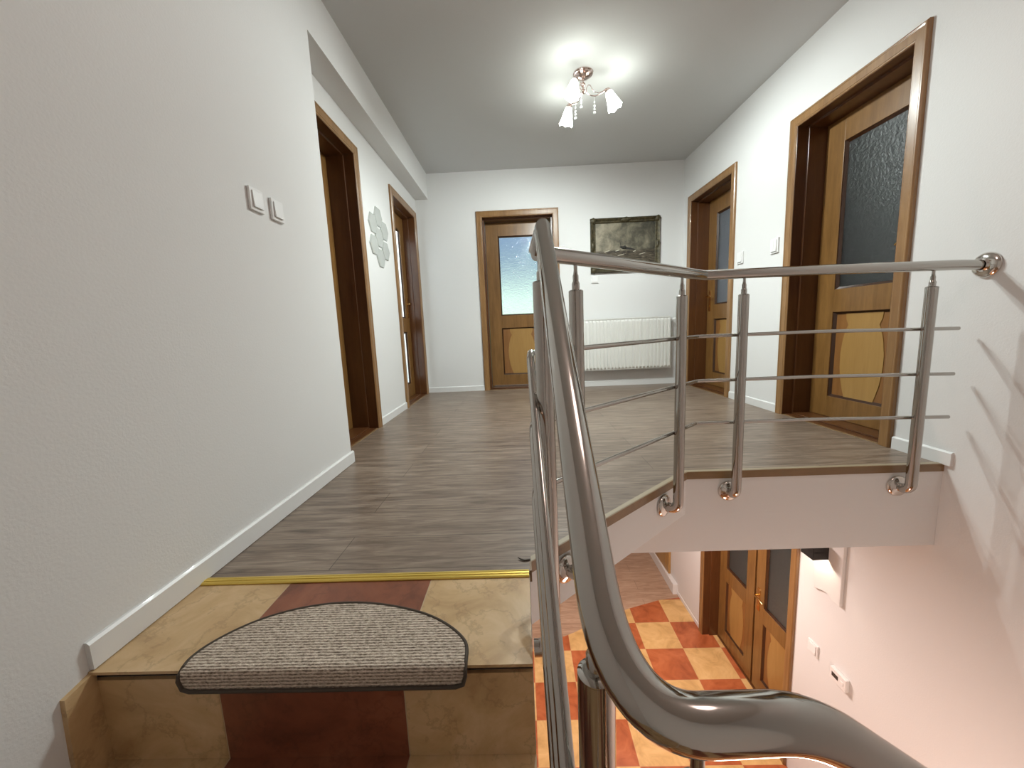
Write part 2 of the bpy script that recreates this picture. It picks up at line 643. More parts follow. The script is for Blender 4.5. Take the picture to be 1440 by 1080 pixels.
# near left wall (steps forward of the recessed part) and the beam above the recess
mb = MB()
mb.box(XL - 0.41, XL, -1.6, 2.095, LOW, CEIL)
structure(mb.build('wall_left_near', 'wall_paint'))
mb = MB()
wall_with_holes(mb, 2.095, YB, 0.0, CEIL, [(2.12, 2.885, 0.0, 1.985), (3.72, 4.45, 0.0, 1.985)], lambda a, b_, c, d: mb.box(XREC - TH, XREC, a, b_, c, d))
structure(mb.build('wall_left_recessed', 'wall_paint'))
mb = MB()
mb.prism_yz([(2.095, 2.212), (YB, 2.212), (YB, CEIL), (2.095, CEIL)], XREC, XL)
structure(mb.build('trim_beam', 'wall_paint'))
mb = MB()
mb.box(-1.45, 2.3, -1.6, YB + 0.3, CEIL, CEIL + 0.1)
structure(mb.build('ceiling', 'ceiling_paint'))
mb = MB()
mb.box(-1.45, 2.3, -1.72, -1.6, LOW, CEIL)
structure(mb.build('wall_behind_stairs', 'wall_paint'))

# upper floor: laminate on the slab, cut diagonally at the stairwell
floor_poly = [(XL, 1.055), (0.0, 1.055), (0.0, 1.10), (0.766, YE), (wx(YE), YE), (wx(YB), YB), (XREC, YB), (XREC, 2.095), (XL, 2.095)]
mb = MB()
mb.prism(floor_poly, -0.012, 0.0)
structure(mb.build('floor', 'laminate_upper'))
mb = MB()
mb.prism(floor_poly, -0.213, -0.0125)
mb.box(0.15, wx(YE) - 0.001, YE + 0.0005, 2.02, -0.41, -0.2135)
structure(mb.build('floor_slab', 'wall_paint'))
# wooden edge strip round the opening
dx, dy = 0.743, 0.669
nx, ny = 0.669, -0.743
mb = MB()
e = 0.006
mb.prism([(0.0, 1.055), (e, 1.055), (e, 1.10 - 0.002), (0.766 + 0.003, YE - e), (wx(YE) - 0.002, YE - e), (wx(YE) - 0.002, YE + 0.0), (0.766, YE), (0.0, 1.10)], -0.034, 0.002)
structure(mb.build('trim_floor_edge', 'nosing_wood'))

# light top flange of the edge strip
w_ = 0.020
mb = MB()
mb.prism([(0.004, 1.1005), (0.766, YE - 0.0005), (wx(YE) - 0.013, YE - 0.0005), (wx(YE) - 0.013, YE + w_), (0.766 - 0.0085, YE + w_), (0.004, 1.1005 + w_ * 1.346)], 0.0003, 0.0028)
structure(mb.build('trim_floor_edge_top', 'edge_light', bevel=0.001))

# lower storey shell
mb = MB()
arc = [(-1.4, 3.2), (-0.6, 3.52), (0.0, 3.78), (0.46, 3.98), (0.85, 4.19), (1.203, 4.35), (1.616, 4.483), (1.89, 4.525), (2.4, 4.56)]
mb.prism([(-1.4, -1.6), (2.4, -1.6)] + arc[::-1], LOW - 0.1, LOW)
structure(mb.build('floor_lower_tiled', 'tile_checker'))
mb = MB()
mb.prism(arc + [(2.4, 6.4), (-1.4, 6.4)], LOW - 0.1, LOW)
structure(mb.build('floor_lower_laminate', 'laminate_lower'))
mb = MB()
mb.box(-1.4, 2.4, 6.4, 6.5, LOW, -0.02)
structure(mb.build('wall_lower_end', 'wall_paint'))
mb = MB()
mb.box(-1.5, -1.398, 2.095, 6.4, LOW, -0.0135)
structure(mb.build('wall_lower_left', 'wall_paint'))
mb = MB()
mb.box(-1.4, 2.4, YB + 0.001, 6.4, -0.213, -0.02)
structure(mb.build('ceiling_lower', 'wall_paint'))
mb = MB()
mb.prism([(1.828, 4.58), (wx(4.58), 4.58), (wx(6.39), 6.39), (1.828, 6.39)], LOW, LOW + 0.14)
structure(mb.build('trim_lower_ledge', 'white_trim', bevel=0.004))

# side rooms behind the doors
def room(name, x0, x1, y0, y1, z0, z1, open_side, mat_='wall_paint'):
    t = 0.05
    mb = MB()
    if open_side != 'x0': mb.box(x0 - t, x0, y0 - t, y1 + t, z0, z1)
    if open_side != 'x1': mb.box(x1, x1 + t, y0 - t, y1 + t, z0, z1)
    if open_side != 'y0': mb.box(x0, x1, y0 - t, y0, z0, z1)
    if open_side != 'y1': mb.box(x0, x1, y1, y1 + t, z0, z1)
    mb.box(x0, x1, y0, y1, z0 - t, z0)
    mb.box(x0, x1, y0, y1, z1, z1 + t)
    return structure(mb.build(name, mat_))


room('wall_near_room', 2.25, 4.2, 1.2, 3.1, 0.0, 2.485, 'x0')
room('wall_far_room', 2.25, 4.2, 3.25, 5.6, 0.0, 2.485, 'x0')
room('wall_lower_room', 2.30, 4.2, 1.6, 5.4, LOW, -0.25, 'x0')
room('wall_left_room', -2.6, -1.40, 1.3, 3.2, 0.0, 2.485, 'x1')
room('wall_bathroom', -3.4, -1.40, 3.3, 7.0, 0.0, 2.485, 'x1')

# skirting boards
def skirting(name, pts, hgt=0.062, t=0.012):
    """pts: wall line in xy; the board stands on its left side"""
    mb = MB()
    for i in range(len(pts) - 1):
        a, c = Vector((*pts[i], 0)), Vector((*pts[i + 1], 0))
        d = (c - a).normalized()
        nn = Vector((-d.y, d.x, 0))
        prof = [(0, 0), (t, 0), (t, hgt - 0.006), (t - 0.006, hgt), (0, hgt)]
        vs = [a + nn * p + Vector((0, 0, q)) for p, q in prof] + [c + nn * p + Vector((0, 0, q)) for p, q in prof]
        k = len(prof)
        fs = [tuple(range(k)), tuple(range(2 * k - 1, k - 1, -1))] + [(j, (j + 1) % k, k + (j + 1) % k, k + j) for j in range(k)]
        mb.add(vs, fs)
    return structure(mb.build(name, 'white_trim'))


skirting('baseboard_left', [(XL, 2.107), (XL, 0.740)], 0.065)
skirting('baseboard_recess', [(XREC, 3.652), (XREC, 2.957)])
skirting('baseboard_end', [(XREC + 0.012, YB), (XREC + 0.02, YB)], 0.062)
bpy.data.objects.remove(bpy.data.objects['baseboard_end'])
skirting('baseboard_end', [(-0.456, YB), (XREC, YB)])
skirting('baseboard_end_right', [(wx(YB), YB), (0.481, YB)])
skirting('baseboard_right', [(wx(2.932), 2.932), (wx(3.568), 3.568)])
skirting('baseboard_right_near', [(wx(1.75), 1.75), (wx(2.028), 2.028)], 0.065)
bpy.data.objects['baseboard_left'].location.z = 0.0025
sk = skirting('baseboard_lower_near', [(wx(3.99), 3.99), (wx(4.58), 4.58)], 0.05, 0.006)
sk.location.z = LOW

# ------------------------------------------------------------------ stairs
RISE, RUN = 0.235, 0.313
mb = MB()
Y0 = 0.735
# tread of the landing: three marble tiles with thin nosing
jx1, jx2 = -0.704, -0.287
g = 0.0015
for k_step in range(4):
    zt = -RISE * k_step
    yf = Y0 - RUN * k_step
    yb = 1.03 if k_step == 0 else yf + RUN + 0.012
    cols = [(XL + 0.0, jx1, 0), (jx1, jx2, 1), (jx2, 0.0, 0)]
    for (a, c, mi) in cols:
        # tread tiles
        mb.mat(mi).box(a + g, c - g, yf, yb, zt - 0.007, zt)
        # riser tiles, set back under the nosing
        mb.mat(mi).box(a + g, c - g, yf + 0.007, yf + 0.016, zt - RISE + 0.0005, zt - 0.027)
    for jx in (jx1, jx2):
        mb.mat(4).box(jx - 0.00145, jx + 0.00145, yf + 0.0006, yb, zt - 0.0068, zt - 0.0004)
        mb.mat(4).box(jx - 0.00145, jx + 0.00145, yf + 0.0076, yf + 0.0155, zt - RISE + 0.001, zt - 0.0275)
    # bed of the tiles, coloured dark as the nosing's shadow gap; plastered side
    mb.mat(2).box(XL, -0.001, yf + 0.0165, yb, zt - 0.027, zt - 0.0072)
    mb.mat(3).box(XL, -0.001, yf + 0.0165, yb, zt - RISE, zt - 0.0272)
structure(mb.build('stair_flight', ['tile_cream', 'tile_red', 'nosing_gap_shade', 'wall_paint', 'grout_light']))
# the landing the camera stands above, and the flight that goes on to the right
mb = MB()
zl = -RISE * 4
mb.box(XL, 0.0, -1.6, Y0 - RUN * 3 + 0.012, zl - 0.18, zl)
structure(mb.build('floor_half_landing', 'tile_cream'))
mb = MB()
for k in range(6):
    mb.mat(k % 2).box(0.02 + 0.31 * k, 0.02 + 0.31 * (k + 1), -1.6, -0.25, zl - RISE * (k + 1) - 0.16, zl - RISE * (k + 1))
structure(mb.build('stair_lower_flight', ['tile_cream', 'tile_red']))
# tiled skirting stepping down the left wall
mb = MB()
xs_ = XL
prof = [(Y0 + 0.007, -0.012), (Y0 + 0.007, -RISE), (0.675, -RISE), (0.675, -0.150), (0.681, -0.013), (0.742, -0.003)]
mb.prism_yz(prof, xs_, xs_ + 0.011)
prof = [(Y0 + 0.010 - RUN, -0.017 - RISE), (Y0 + 0.010 - RUN, -2 * RISE), (0.675 - RUN, -2 * RISE), (0.681 - RUN, -0.013 - RISE), (0.674, -RISE)]
mb.prism_yz(prof, xs_, xs_ + 0.011)
structure(mb.build('trim_stair_skirting', 'tile_cream'))

# gold cover strip between tiles and laminate
mb = MB()
prof = [(1.026, 0.0), (1.026, 0.003), (1.030, 0.0055), (1.0345, 0.0065), (1.0355, 0.0050), (1.0375, 0.0050), (1.0385, 0.0072),
        (1.0445, 0.0076), (1.0455, 0.0058), (1.0475, 0.0058), (1.0485, 0.0070), (1.056, 0.0055), (1.061, 0.0025), (1.061, 0.0)]
prof = [(p, q + 0.0002) for p, q in prof]
mb.prism_yz(prof, XL + 0.013, -0.002)
structure(mb.build('trim_gold_strip', 'gold_strip'))

# loose curled end of the edge trim beside the strip
mb = MB()
mb.tube([(-0.036, 1.117, 0.006), (-0.026, 1.111, 0.0035), (-0.014, 1.105, 0.003), (0.002, 1.108, 0.003)], 0.0022, 14, rs=[0.001, 0.0022, 0.0025, 0.0025])
structure(mb.build('trim_loose_end', 'dark_binding'))

# half-moon stair mat
outline = [(-0.768, 0.735), (-0.773, 0.757), (-0.762, 0.795), (-0.728, 0.840), (-0.682, 0.878), (-0.611, 0.910), (-0.526, 0.927), (-0.433, 0.926),
           (-0.333, 0.904), (-0.254, 0.874), (-0.195, 0.835), (-0.158, 0.797), (-0.147, 0.772), (-0.145, 0.735)]


def smooth_poly(pts, it=2):
    for _ in range(it):
        out = [pts[0]]
        for i in range(len(pts) - 1):
            a, c = pts[i], pts[i + 1]
            out.append((a[0] * 0.75 + c[0] * 0.25, a[1] * 0.75 + c[1] * 0.25))
            out.append((a[0] * 0.25 + c[0] * 0.75, a[1] * 0.25 + c[1] * 0.75))
        out.append(pts[-1])
        pts = out
    return pts


so = smooth_poly(outline)
root = empty('stair_mat', (-0.46, 0.83, 0.0))
mb = MB()
T0, T1 = 0.0005, 0.010
k = len(so)
# rows: outline, then nosing roll and lip over the edge
top = [(p[0], p[1], T1) for p in so]
# solid: top and bottom
vs = [(p[0], p[1], T0) for p in so] + top
fs = [tuple(range(k - 1, -1, -1)), tuple(range(k, 2 * k))] + [(i, (i + 1) % k, k + (i + 1) % k, k + i) for i in range(k)]
mb.add(vs, fs)
xa, xb = so[0][0], so[-1][0]
roll = [(0.735, T1)] + [(0.7345 - 0.0145 * math.sin(a), T1 - 0.0145 + 0.0145 * math.cos(a)) for a in [PI / 8 * j for j in range(1, 5)]] + [(0.720, -0.020), (0.7205, -0.034), (0.724, -0.036), (0.730, -0.034), (0.7305, T0), (0.735, T0)]
roll_poly = roll
kk = len(roll_poly)
cols = [(xa, 0.0), (xa + 0.012, 0.0), (xb - 0.012, 0.0), (xb, 0.0)]
vs = []
for ci, (xx, _) in enumerate(cols):
    for (yy, zz) in roll_poly:
        if ci in (0, 3) and zz < -0.02:
            zz = zz + 0.012
        vs.append((xx, yy, zz))
fs = [tuple(range(kk)), tuple(range(4 * kk - 1, 3 * kk - 1, -1))]
for ci in range(3):
    fs += [(ci * kk + j, (ci + 1) * kk + j, (ci + 1) * kk + (j + 1) % kk, ci * kk + (j + 1) % kk) for j in range(kk)]
mb.add(vs, fs)
body = mb.build('pile', 'mat_pile', root, matrix=Matrix.Translation((0.46, -0.83, 0)))
mb = MB()
path = [(p[0], p[1], T1 - 0.002) for p in so]
lip_r = [(xb, 0.722, T1 - 0.010), (xb, 0.7185, -0.010), (xb - 0.006, 0.7185, -0.030), (xb - 0.022, 0.7185, -0.036)]
lip_l = [(xa + 0.022, 0.7185, -0.036), (xa + 0.006, 0.7185, -0.030), (xa, 0.7185, -0.010), (xa, 0.722, T1 - 0.010)]
loop = path + lip_r + [(-0.46, 0.7185, -0.037)] + lip_l + [path[0]]
mb.tube(loop, 0.0042, 14, caps=True)
mb.build('edge_binding', 'dark_binding', root, matrix=Matrix.Translation((0.46, -0.83, 0)))
tag(root, 'half-moon grey-beige ribbed carpet mat with dark edging, lying over the nosing of the top stair', 'stair mat')


# ------------------------------------------------------------------ doors
def sweep_frame(mb, hw, hgt, prof, z0=0.0):
    """casing: profile (u outward from the opening, v toward the room) swept up, over and down with mitres"""
    rings = []
    for (sx, zz, du, dz) in ((-1, z0, -1, 0), (-1, hgt, -1, 1), (1, hgt, 1, 1), (1, z0, 1, 0)):
        ring = []
        for u, v_ in prof:
            ring.append((sx * hw + du * u, -v_, zz + dz * u))
        rings.append(ring)
    kq = len(prof)
    vs = [p for r in rings for p in r]
    fs = [tuple(range(kq)), tuple(range(4 * kq - 1, 3 * kq - 1, -1))]
    for r in range(3):
        fs += [(r * kq + j, r * kq + (j + 1) % kq, (r + 1) * kq + (j + 1) % kq, (r + 1) * kq + j) for j in range(kq)]
    mb.add(vs, fs)


CAS = [(0.0, 0.0), (0.0, 0.012), (0.004, 0.016), (0.010, 0.016), (0.012, 0.019), (0.050, 0.019), (0.053, 0.022), (0.060, 0.022), (0.0665, 0.016), (0.068, 0.0)]


def frame_boxes(mb, x0, x1, z0, z1, y0, y1, cuts):
    """leaf with rectangular openings stacked vertically: cuts = [(za, zb)], stile width s"""
    s = cuts['stile']
    mb.box(x0, x0 + s, y0, y1, z0, z1)
    mb.box(x1 - s, x1, y0, y1, z0, z1)
    edges = [z0] + [q for c in cuts['holes'] for q in c] + [z1]
    for i in range(0, len(edges), 2):
        mb.box(x0 + s, x1 - s, y0, y1, edges[i], edges[i + 1])


def field_shape(w, h):
    """outline of the light veneer field: narrow shoulders, bulging middle"""
    half = [(0.62, 1.0), (0.60, 0.93), (0.52, 0.86), (0.60, 0.80), (0.68, 0.68), (0.735, 0.52), (0.725, 0.36), (0.66, 0.2), (0.58, 0.09), (0.50, 0.0)]
    pts = [(-u * w / 2, v_ * h) for u, v_ in half] + [(u * w / 2, v_ * h) for u, v_ in half[::-1]]
    return pts


def lever_handle(parent, x, z, y, sgn, mirror_in=True):
    mb = MB()
    # plate
    p = [(x - 0.016, z - 0.11), (x + 0.016, z - 0.11), (x + 0.020, z - 0.09), (x + 0.018, z), (x + 0.020, z + 0.09), (x + 0.012, z + 0.11), (x - 0.012, z + 0.11), (x - 0.020, z + 0.09), (x - 0.018, z), (x - 0.020, z - 0.09)]
    mb.prism_xz(p, y - 0.006, y)
    mb.tube([(x, y, z + 0.045), (x, y - 0.040, z + 0.045), (x + sgn * 0.02, y - 0.048, z + 0.046), (x + sgn * 0.07, y - 0.048, z + 0.052), (x + sgn * 0.11, y - 0.046, z + 0.040), (x + sgn * 0.122, y - 0.046, z + 0.034)],
            0.008, 16, rs=[0.011, 0.009, 0.008, 0.008, 0.0075, 0.006])
    mb.lathe([(0.001, 0), (0.008, 0.0), (0.008, 0.004), (0.001, 0.005)], (x, y - 0.005, z - 0.055), (0, -1, 0), 12)
    return mb.build('handle', 'brass', parent)


def leaf(parent, x0, x1, y, glass, ztop=1.975, stile=0.145, handle=None, zbot=0.018, lower=None):
    """panelled leaf: glass pane above, veneered panel below"""
    lf_mb = MB()
    gz0, gz1, pz0, pz1 = 0.885, 1.815, 0.16, 0.735
    frame_boxes(lf_mb, x0, x1, zbot, ztop, y, y + 0.042, dict(stile=stile, holes=[(pz0, pz1), (gz0, gz1)]))
    lf = lf_mb.build('leaf', 'door_wood', parent, bevel=0.0015)
    a, c = x0 + stile, x1 - stile
    # mouldings sloping down to pane and panel, coloured dark for recess shadow
    mb = MB()
    for (z0, z1) in ((gz0, gz1), (pz0, pz1)):
        w = 0.015
        outer = [(a, z0), (c, z0), (c, z1), (a, z1)]
        inner = [(a + w, z0 + w), (c - w, z0 + w), (c - w, z1 - w), (a + w, z1 - w)]
        vs = [(p[0], y + 0.006, p[1]) for p in outer] + [(p[0], y + 0.0195, p[1]) for p in inner] + [(p[0], y + 0.030, p[1]) for p in inner] + [(p[0], y + 0.030, p[1]) for p in outer]
        fs = []
        for r in range(4):
            for j in range(4):
                fs.append((r * 4 + j, r * 4 + (j + 1) % 4, ((r + 1) % 4) * 4 + (j + 1) % 4, ((r + 1) % 4) * 4 + j))
        mb.add(vs, fs)
    mb.build('moulding', 'groove_shade_wood', lf)
    mb = MB()
    mb.box(a + 0.003, c - 0.003, y + 0.020, y + 0.025, gz0 + 0.003, gz1 - 0.003)
    gp = mb.build('glass_pane', glass, lf)
    mb = MB()
    mb.box(a + 0.003, c - 0.003, y + 0.021, y + 0.032, pz0 + 0.003, pz1 - 0.003)
    pn = mb.build('lower_glass_pane' if lower else 'panel', lower or 'veneer_dark', lf)
    if lower:
        if handle:
            side, z = handle
            lever_handle(lf, x0 + stile * 0.38 if side < 0 else x1 - stile * 0.38, z, y, -side)
        return lf
    mb = MB()
    fw, fh = c - a - 0.02, pz1 - pz0 - 0.02
    shp = [((a + c) / 2 + u, pz0 + 0.01 + v_) for u, v_ in field_shape(fw, fh)]
    mb.prism_xz(shp, y + 0.0175, y + 0.0212)
    fo = mb.build('panel_field', 'veneer_light', lf)
    fo['label'] = 'lighter veneer field with curved sides'
    if handle:
        side, z = handle
        x = x0 + stile * 0.38 if side < 0 else x1 - stile * 0.12
        lever_handle(lf, x, z, y, -side)
    return lf


def door(name, loc, rotz, width, label, glass='frosted_glass', recess=0.18, handle=None, closed=True, height=1.985, leaves=1, lower=None, stile=0.145):
    root = structure(empty(name, loc, rotz), label, 'door')
    hw = width / 2
    mb = MB()
    sweep_frame(mb, hw, height, CAS)
    mb.build('casing', 'casing_wood', root, bevel=0.001)
    mb = MB()
    # lining with a rebate step
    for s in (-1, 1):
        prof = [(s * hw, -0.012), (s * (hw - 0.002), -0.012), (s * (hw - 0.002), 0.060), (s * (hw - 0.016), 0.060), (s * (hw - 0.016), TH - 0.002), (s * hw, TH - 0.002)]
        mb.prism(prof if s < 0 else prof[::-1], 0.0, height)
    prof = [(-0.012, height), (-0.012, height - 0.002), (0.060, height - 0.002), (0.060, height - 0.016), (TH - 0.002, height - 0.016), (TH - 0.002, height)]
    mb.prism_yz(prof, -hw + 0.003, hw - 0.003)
    mb.build('jamb', 'jamb_wood_shaded', root, bevel=0.0015)
    mb = MB()
    mb.box(-hw + 0.003, hw - 0.003, 0.0, TH - 0.01, 0.0, 0.006)
    mb.box(-hw + 0.017, hw - 0.017, 0.052, TH - 0.03, 0.006, 0.016)
    if leaves == 2:
        mb = MB()
        mb.box(-hw + 0.017, hw - 0.017, recess - 0.012, TH - 0.01, 0.0, 0.014)
    mb.build('threshold', 'jamb_wood_shaded', root, bevel=0.002)
    if leaves == 1:
      mb = MB()
      mb.prism_yz([(-0.012, 0.0003), (-0.010, 0.003), (0.004, 0.005), (0.018, 0.006), (0.018, 0.0003)], -hw + 0.004, hw - 0.004)
      mb.build('floor_strip', 'nosing_wood', root)
    x0, x1 = -hw + 0.018, hw - 0.018
    if closed:
        if leaves == 1:
            leaf(root, x0, x1, recess, glass, height - 0.018, handle=handle, lower=lower, stile=stile)
        else:
            leaf(root, x0, -0.024, recess, glass, height - 0.018, stile=0.118)
            mb = MB()
            mb.box(-0.0235, -0.0005, recess + 0.014, recess + 0.040, 0.018, height - 0.018)  # dark strip standing for the shade in the gap between leaves
            mb.build('gap_shade_strip', 'groove_shade_wood', root)
            leaf(root, 0.0, x1, recess, glass, height - 0.018, stile=0.115, handle=handle)
    return root


A_R = math.radians(-90) + math.atan(0.027)
d1 = door('door_1', (0.0125, YB, 0), 0.0, 0.801, 'glazed wooden door in the end wall of the corridor with daylight behind its glass', glass='textured_glass', handle=(1, 1.0))
mb = MB()
mb.box(-0.36, 0.36, 0.170, 0.1795, 0.020, 0.034)
mb.build('draught_strip', 'stainless_polished', d1, bevel=0.001)
door('door_2', (wx(4.02), 4.02, 0), A_R, 0.76, 'glazed wooden door on the right wall farther from the stairs', handle=(-1, 0.93))
door('door_3', (wx(2.48), 2.48, 0), A_R, 0.76, 'glazed wooden door with dark glass on the right wall nearest the railing', handle=(1, 1.05))
door('door_4', (XREC, 2.5025, 0), math.radians(90), 0.765, 'closed wooden door in deep frame on the left, nearest the stairs', handle=(-1, 1.0))
door('door_5', (XREC, 4.085, 0), math.radians(90), 0.73, 'wooden door with bright glass panes on the left beside the end wall', handle=(1, 1.0), glass='clear_frosted_glass', lower='clear_frosted_glass', stile=0.13, recess=0.12)
d6 = door('door_6', (wx(3.30), 3.30, LOW), A_R, 1.24, 'double glazed wooden door downstairs with brass lever handle', leaves=2, recess=0.155, handle=(-1, 0.93))

# ------------------------------------------------------------------ railing
R1 = 0.0212
rail_root = empty('stair_railing', (0.796, 1.72, 0.0))
off = Matrix.Translation((-0.796, -1.72, 0))


def rpart(mb, name, mat_='stainless', parent=None, **kw):
    return mb.build(name, mat_, parent or rail_root, matrix=off, **kw)


ZR = 0.906
XW = wx(1.72)
K = Vector((0.796, 1.72, ZR))
D_ = Vector((-0.743, -0.669, 0))
mb = MB()
endp = Vector((0.050, 1.0483, 0.907))
mb.tube([(XW - 0.004, 1.712, ZR - 0.012), (XW - 0.10, 1.72, ZR - 0.006), (1.3, 1.72, ZR), tuple(K), tuple(endp)], R1, 32)
hr = rpart(mb, 'handrail_level', 'stainless')


def zr_(y):
    return 0.944 + 0.7489 * (y - 1.0)


def arc_between(a, c, b_, steps):
    out = []
    for i in range(steps + 1):
        t = i / steps
        out.append(a * (1 - t) ** 2 + c * 2 * t * (1 - t) + b_ * t * t)
    return out


p_start = Vector((0.066, 1.024, zr_(1.024)))
p1 = Vector((0.0648, 0.352, zr_(0.352)))
c1 = Vector((0.0645, 0.264, zr_(0.264)))
p2 = Vector((0.140, 0.270, 0.392))
p3 = Vector((0.190, 0.277, 0.385))
c2 = Vector((0.225, 0.282, 0.380))
p4 = Vector((0.262, 0.288, 0.350))
p5 = Vector((0.62, 0.345, 0.052))
p6 = Vector((1.85, 0.45, -0.90))
path = [Vector((0.050, 1.0483, 0.907)), Vector((0.0655, 1.014, zr_(1.014))), Vector((0.0655, 0.98, zr_(0.98)))] + arc_between(p1, c1, p2, 18) + arc_between(p3, c2, p4, 14) + [p5, p6]
mb = MB()
mb.tube(path, R1, 48)
rpart(mb, 'handrail_sloping', 'stainless')

# wall flange of the level handrail
mb = MB()
fl_prof = [(0.0215, 0.030), (0.024, 0.026), (0.027, 0.022), (0.040, 0.019), (0.048, 0.013), (0.052, 0.006), (0.052, 0.0), (0.001, 0.0)]
mb.lathe(fl_prof, (XW - 0.0005, 1.711, ZR - 0.012), (-1, 0, 0), 40)
rpart(mb, 'wall_flange', 'stainless_polished')


def post(x, y, ztop, zfoot, nrm, dist, zrail, rosette=True):
    """vertical tube whose foot curves into a rosette on the fascia; nrm points from the fascia to the post"""
    nrm = Vector(nrm).normalized()
    rr = 0.038
    r = R1
    pts = [Vector((x, y, ztop)), Vector((x, y, zfoot + rr))]
    for j in range(1, 9):
        a = PI / 2 * j / 8
        pts.append(Vector((x, y, zfoot + rr)) + (-nrm) * (rr * (1 - math.cos(a))) + Vector((0, 0, -rr * math.sin(a))))
    pts.append(Vector((x, y, zfoot)) - nrm * (dist - 0.002))
    mb = MB()
    mb.tube(pts, r, 32)
    # chamfered cap
    mb.lathe([(r, 0.0), (r, 0.002), (r - 0.004, 0.005), (0.0125, 0.006), (0.001, 0.006)], (x, y, ztop - 0.0005), (0, 0, 1), 32)
    p = rpart(mb, 'post', 'stainless')
    mb = MB()
    mb.lathe([(0.0115, 0.0), (0.0115, 0.018), (0.0100, 0.021), (0.0085, 0.024), (0.0085, 0.040), (0.0065, 0.044), (0.0055, 0.055), (0.0055, zrail - ztop - 0.012)], (x, y, ztop + 0.005), (0, 0, 1), 20)
    rpart(mb, 'spigot', 'stainless')
    if not rosette:
        return p
    mb = MB()
    c = Vector((x, y, zfoot)) - nrm * (dist - 0.0004)
    mb.lathe([(0.0213, 0.022), (0.024, 0.0215), (0.030, 0.018), (0.040, 0.016), (0.047, 0.011), (0.050, 0.005), (0.050, 0.0), (0.001, 0.0)], c, nrm, 36)
    rpart(mb, 'rosette', 'stainless_polished')
    return p


ND = (0.669, -0.743, 0)
post(1.757, 1.72, 0.812, -0.100, (0, -1, 0), YE - 0.006 + 0.006 - 1.72, ZR)
post(0.968, 1.72, 0.815, -0.098, (0, -1, 0), YE - 1.72, ZR)
post(0.650, 1.588, 0.812, -0.092, ND, 0.0683, ZR)
post(0.166, 1.153, 0.812, -0.092, ND, 0.0683, ZR)
post(0.053, 0.900, 0.812, -0.112, (1, 0, 0), 0.0515, 0.868, False)
post(0.070, 0.385, 0.325, -0.62, (1, 0, 0), 0.0685, 0.475)
# post under the level piece of the sloping handrail
mb = MB()
mb.tube([(0.137, 0.285, -1.0), (0.137, 0.285, 0.290)], R1, 28)
mb.lathe([(R1, 0.0), (R1 - 0.004, 0.006), (0.016, 0.008), (0.016, 0.022), (0.012, 0.026), (0.006, 0.028), (0.0055, 0.088)], (0.137, 0.285, 0.2895), (0, 0, 1), 28)
rpart(mb, 'post', 'stainless')

RB = 0.0080
for zb_ in (0.645, 0.445, 0.249):
    k1 = Vector((0.786, 1.745, zb_))
    mb = MB()
    mb.tube([(1.915, 1.745, zb_ - 0.012), (1.3, 1.745, zb_), tuple(k1), tuple(k1 + D_ * 1.028)], RB, 14)
    rpart(mb, 'infill_bar', 'stainless')
for zb_ in (0.645, 0.445, 0.249):
    yb_ = 1.03
    mb = MB()
    mb.tube([(0.028, 1.060, zb_), (0.025, 1.035, zb_ - 0.006), (0.024, 1.015, zb_ - 0.020), (0.030, 0.72, zb_ - 0.020 - 0.7489 * (1.015 - 0.72)), (0.036, 0.45, zb_ - 0.020 - 0.7489 * (1.015 - 0.45)), (0.038, 0.18, zb_ - 0.020 - 0.7489 * (1.015 - 0.18)), (0.040, 0.10, zb_ - 0.020 - 0.7489 * 0.915)], 0.0105, 20)
    rpart(mb, 'infill_bar_sloping', 'stainless')
tag(rail_root, 'stainless steel tube railing with horizontal bars round the stairwell and down the stairs', 'railing')

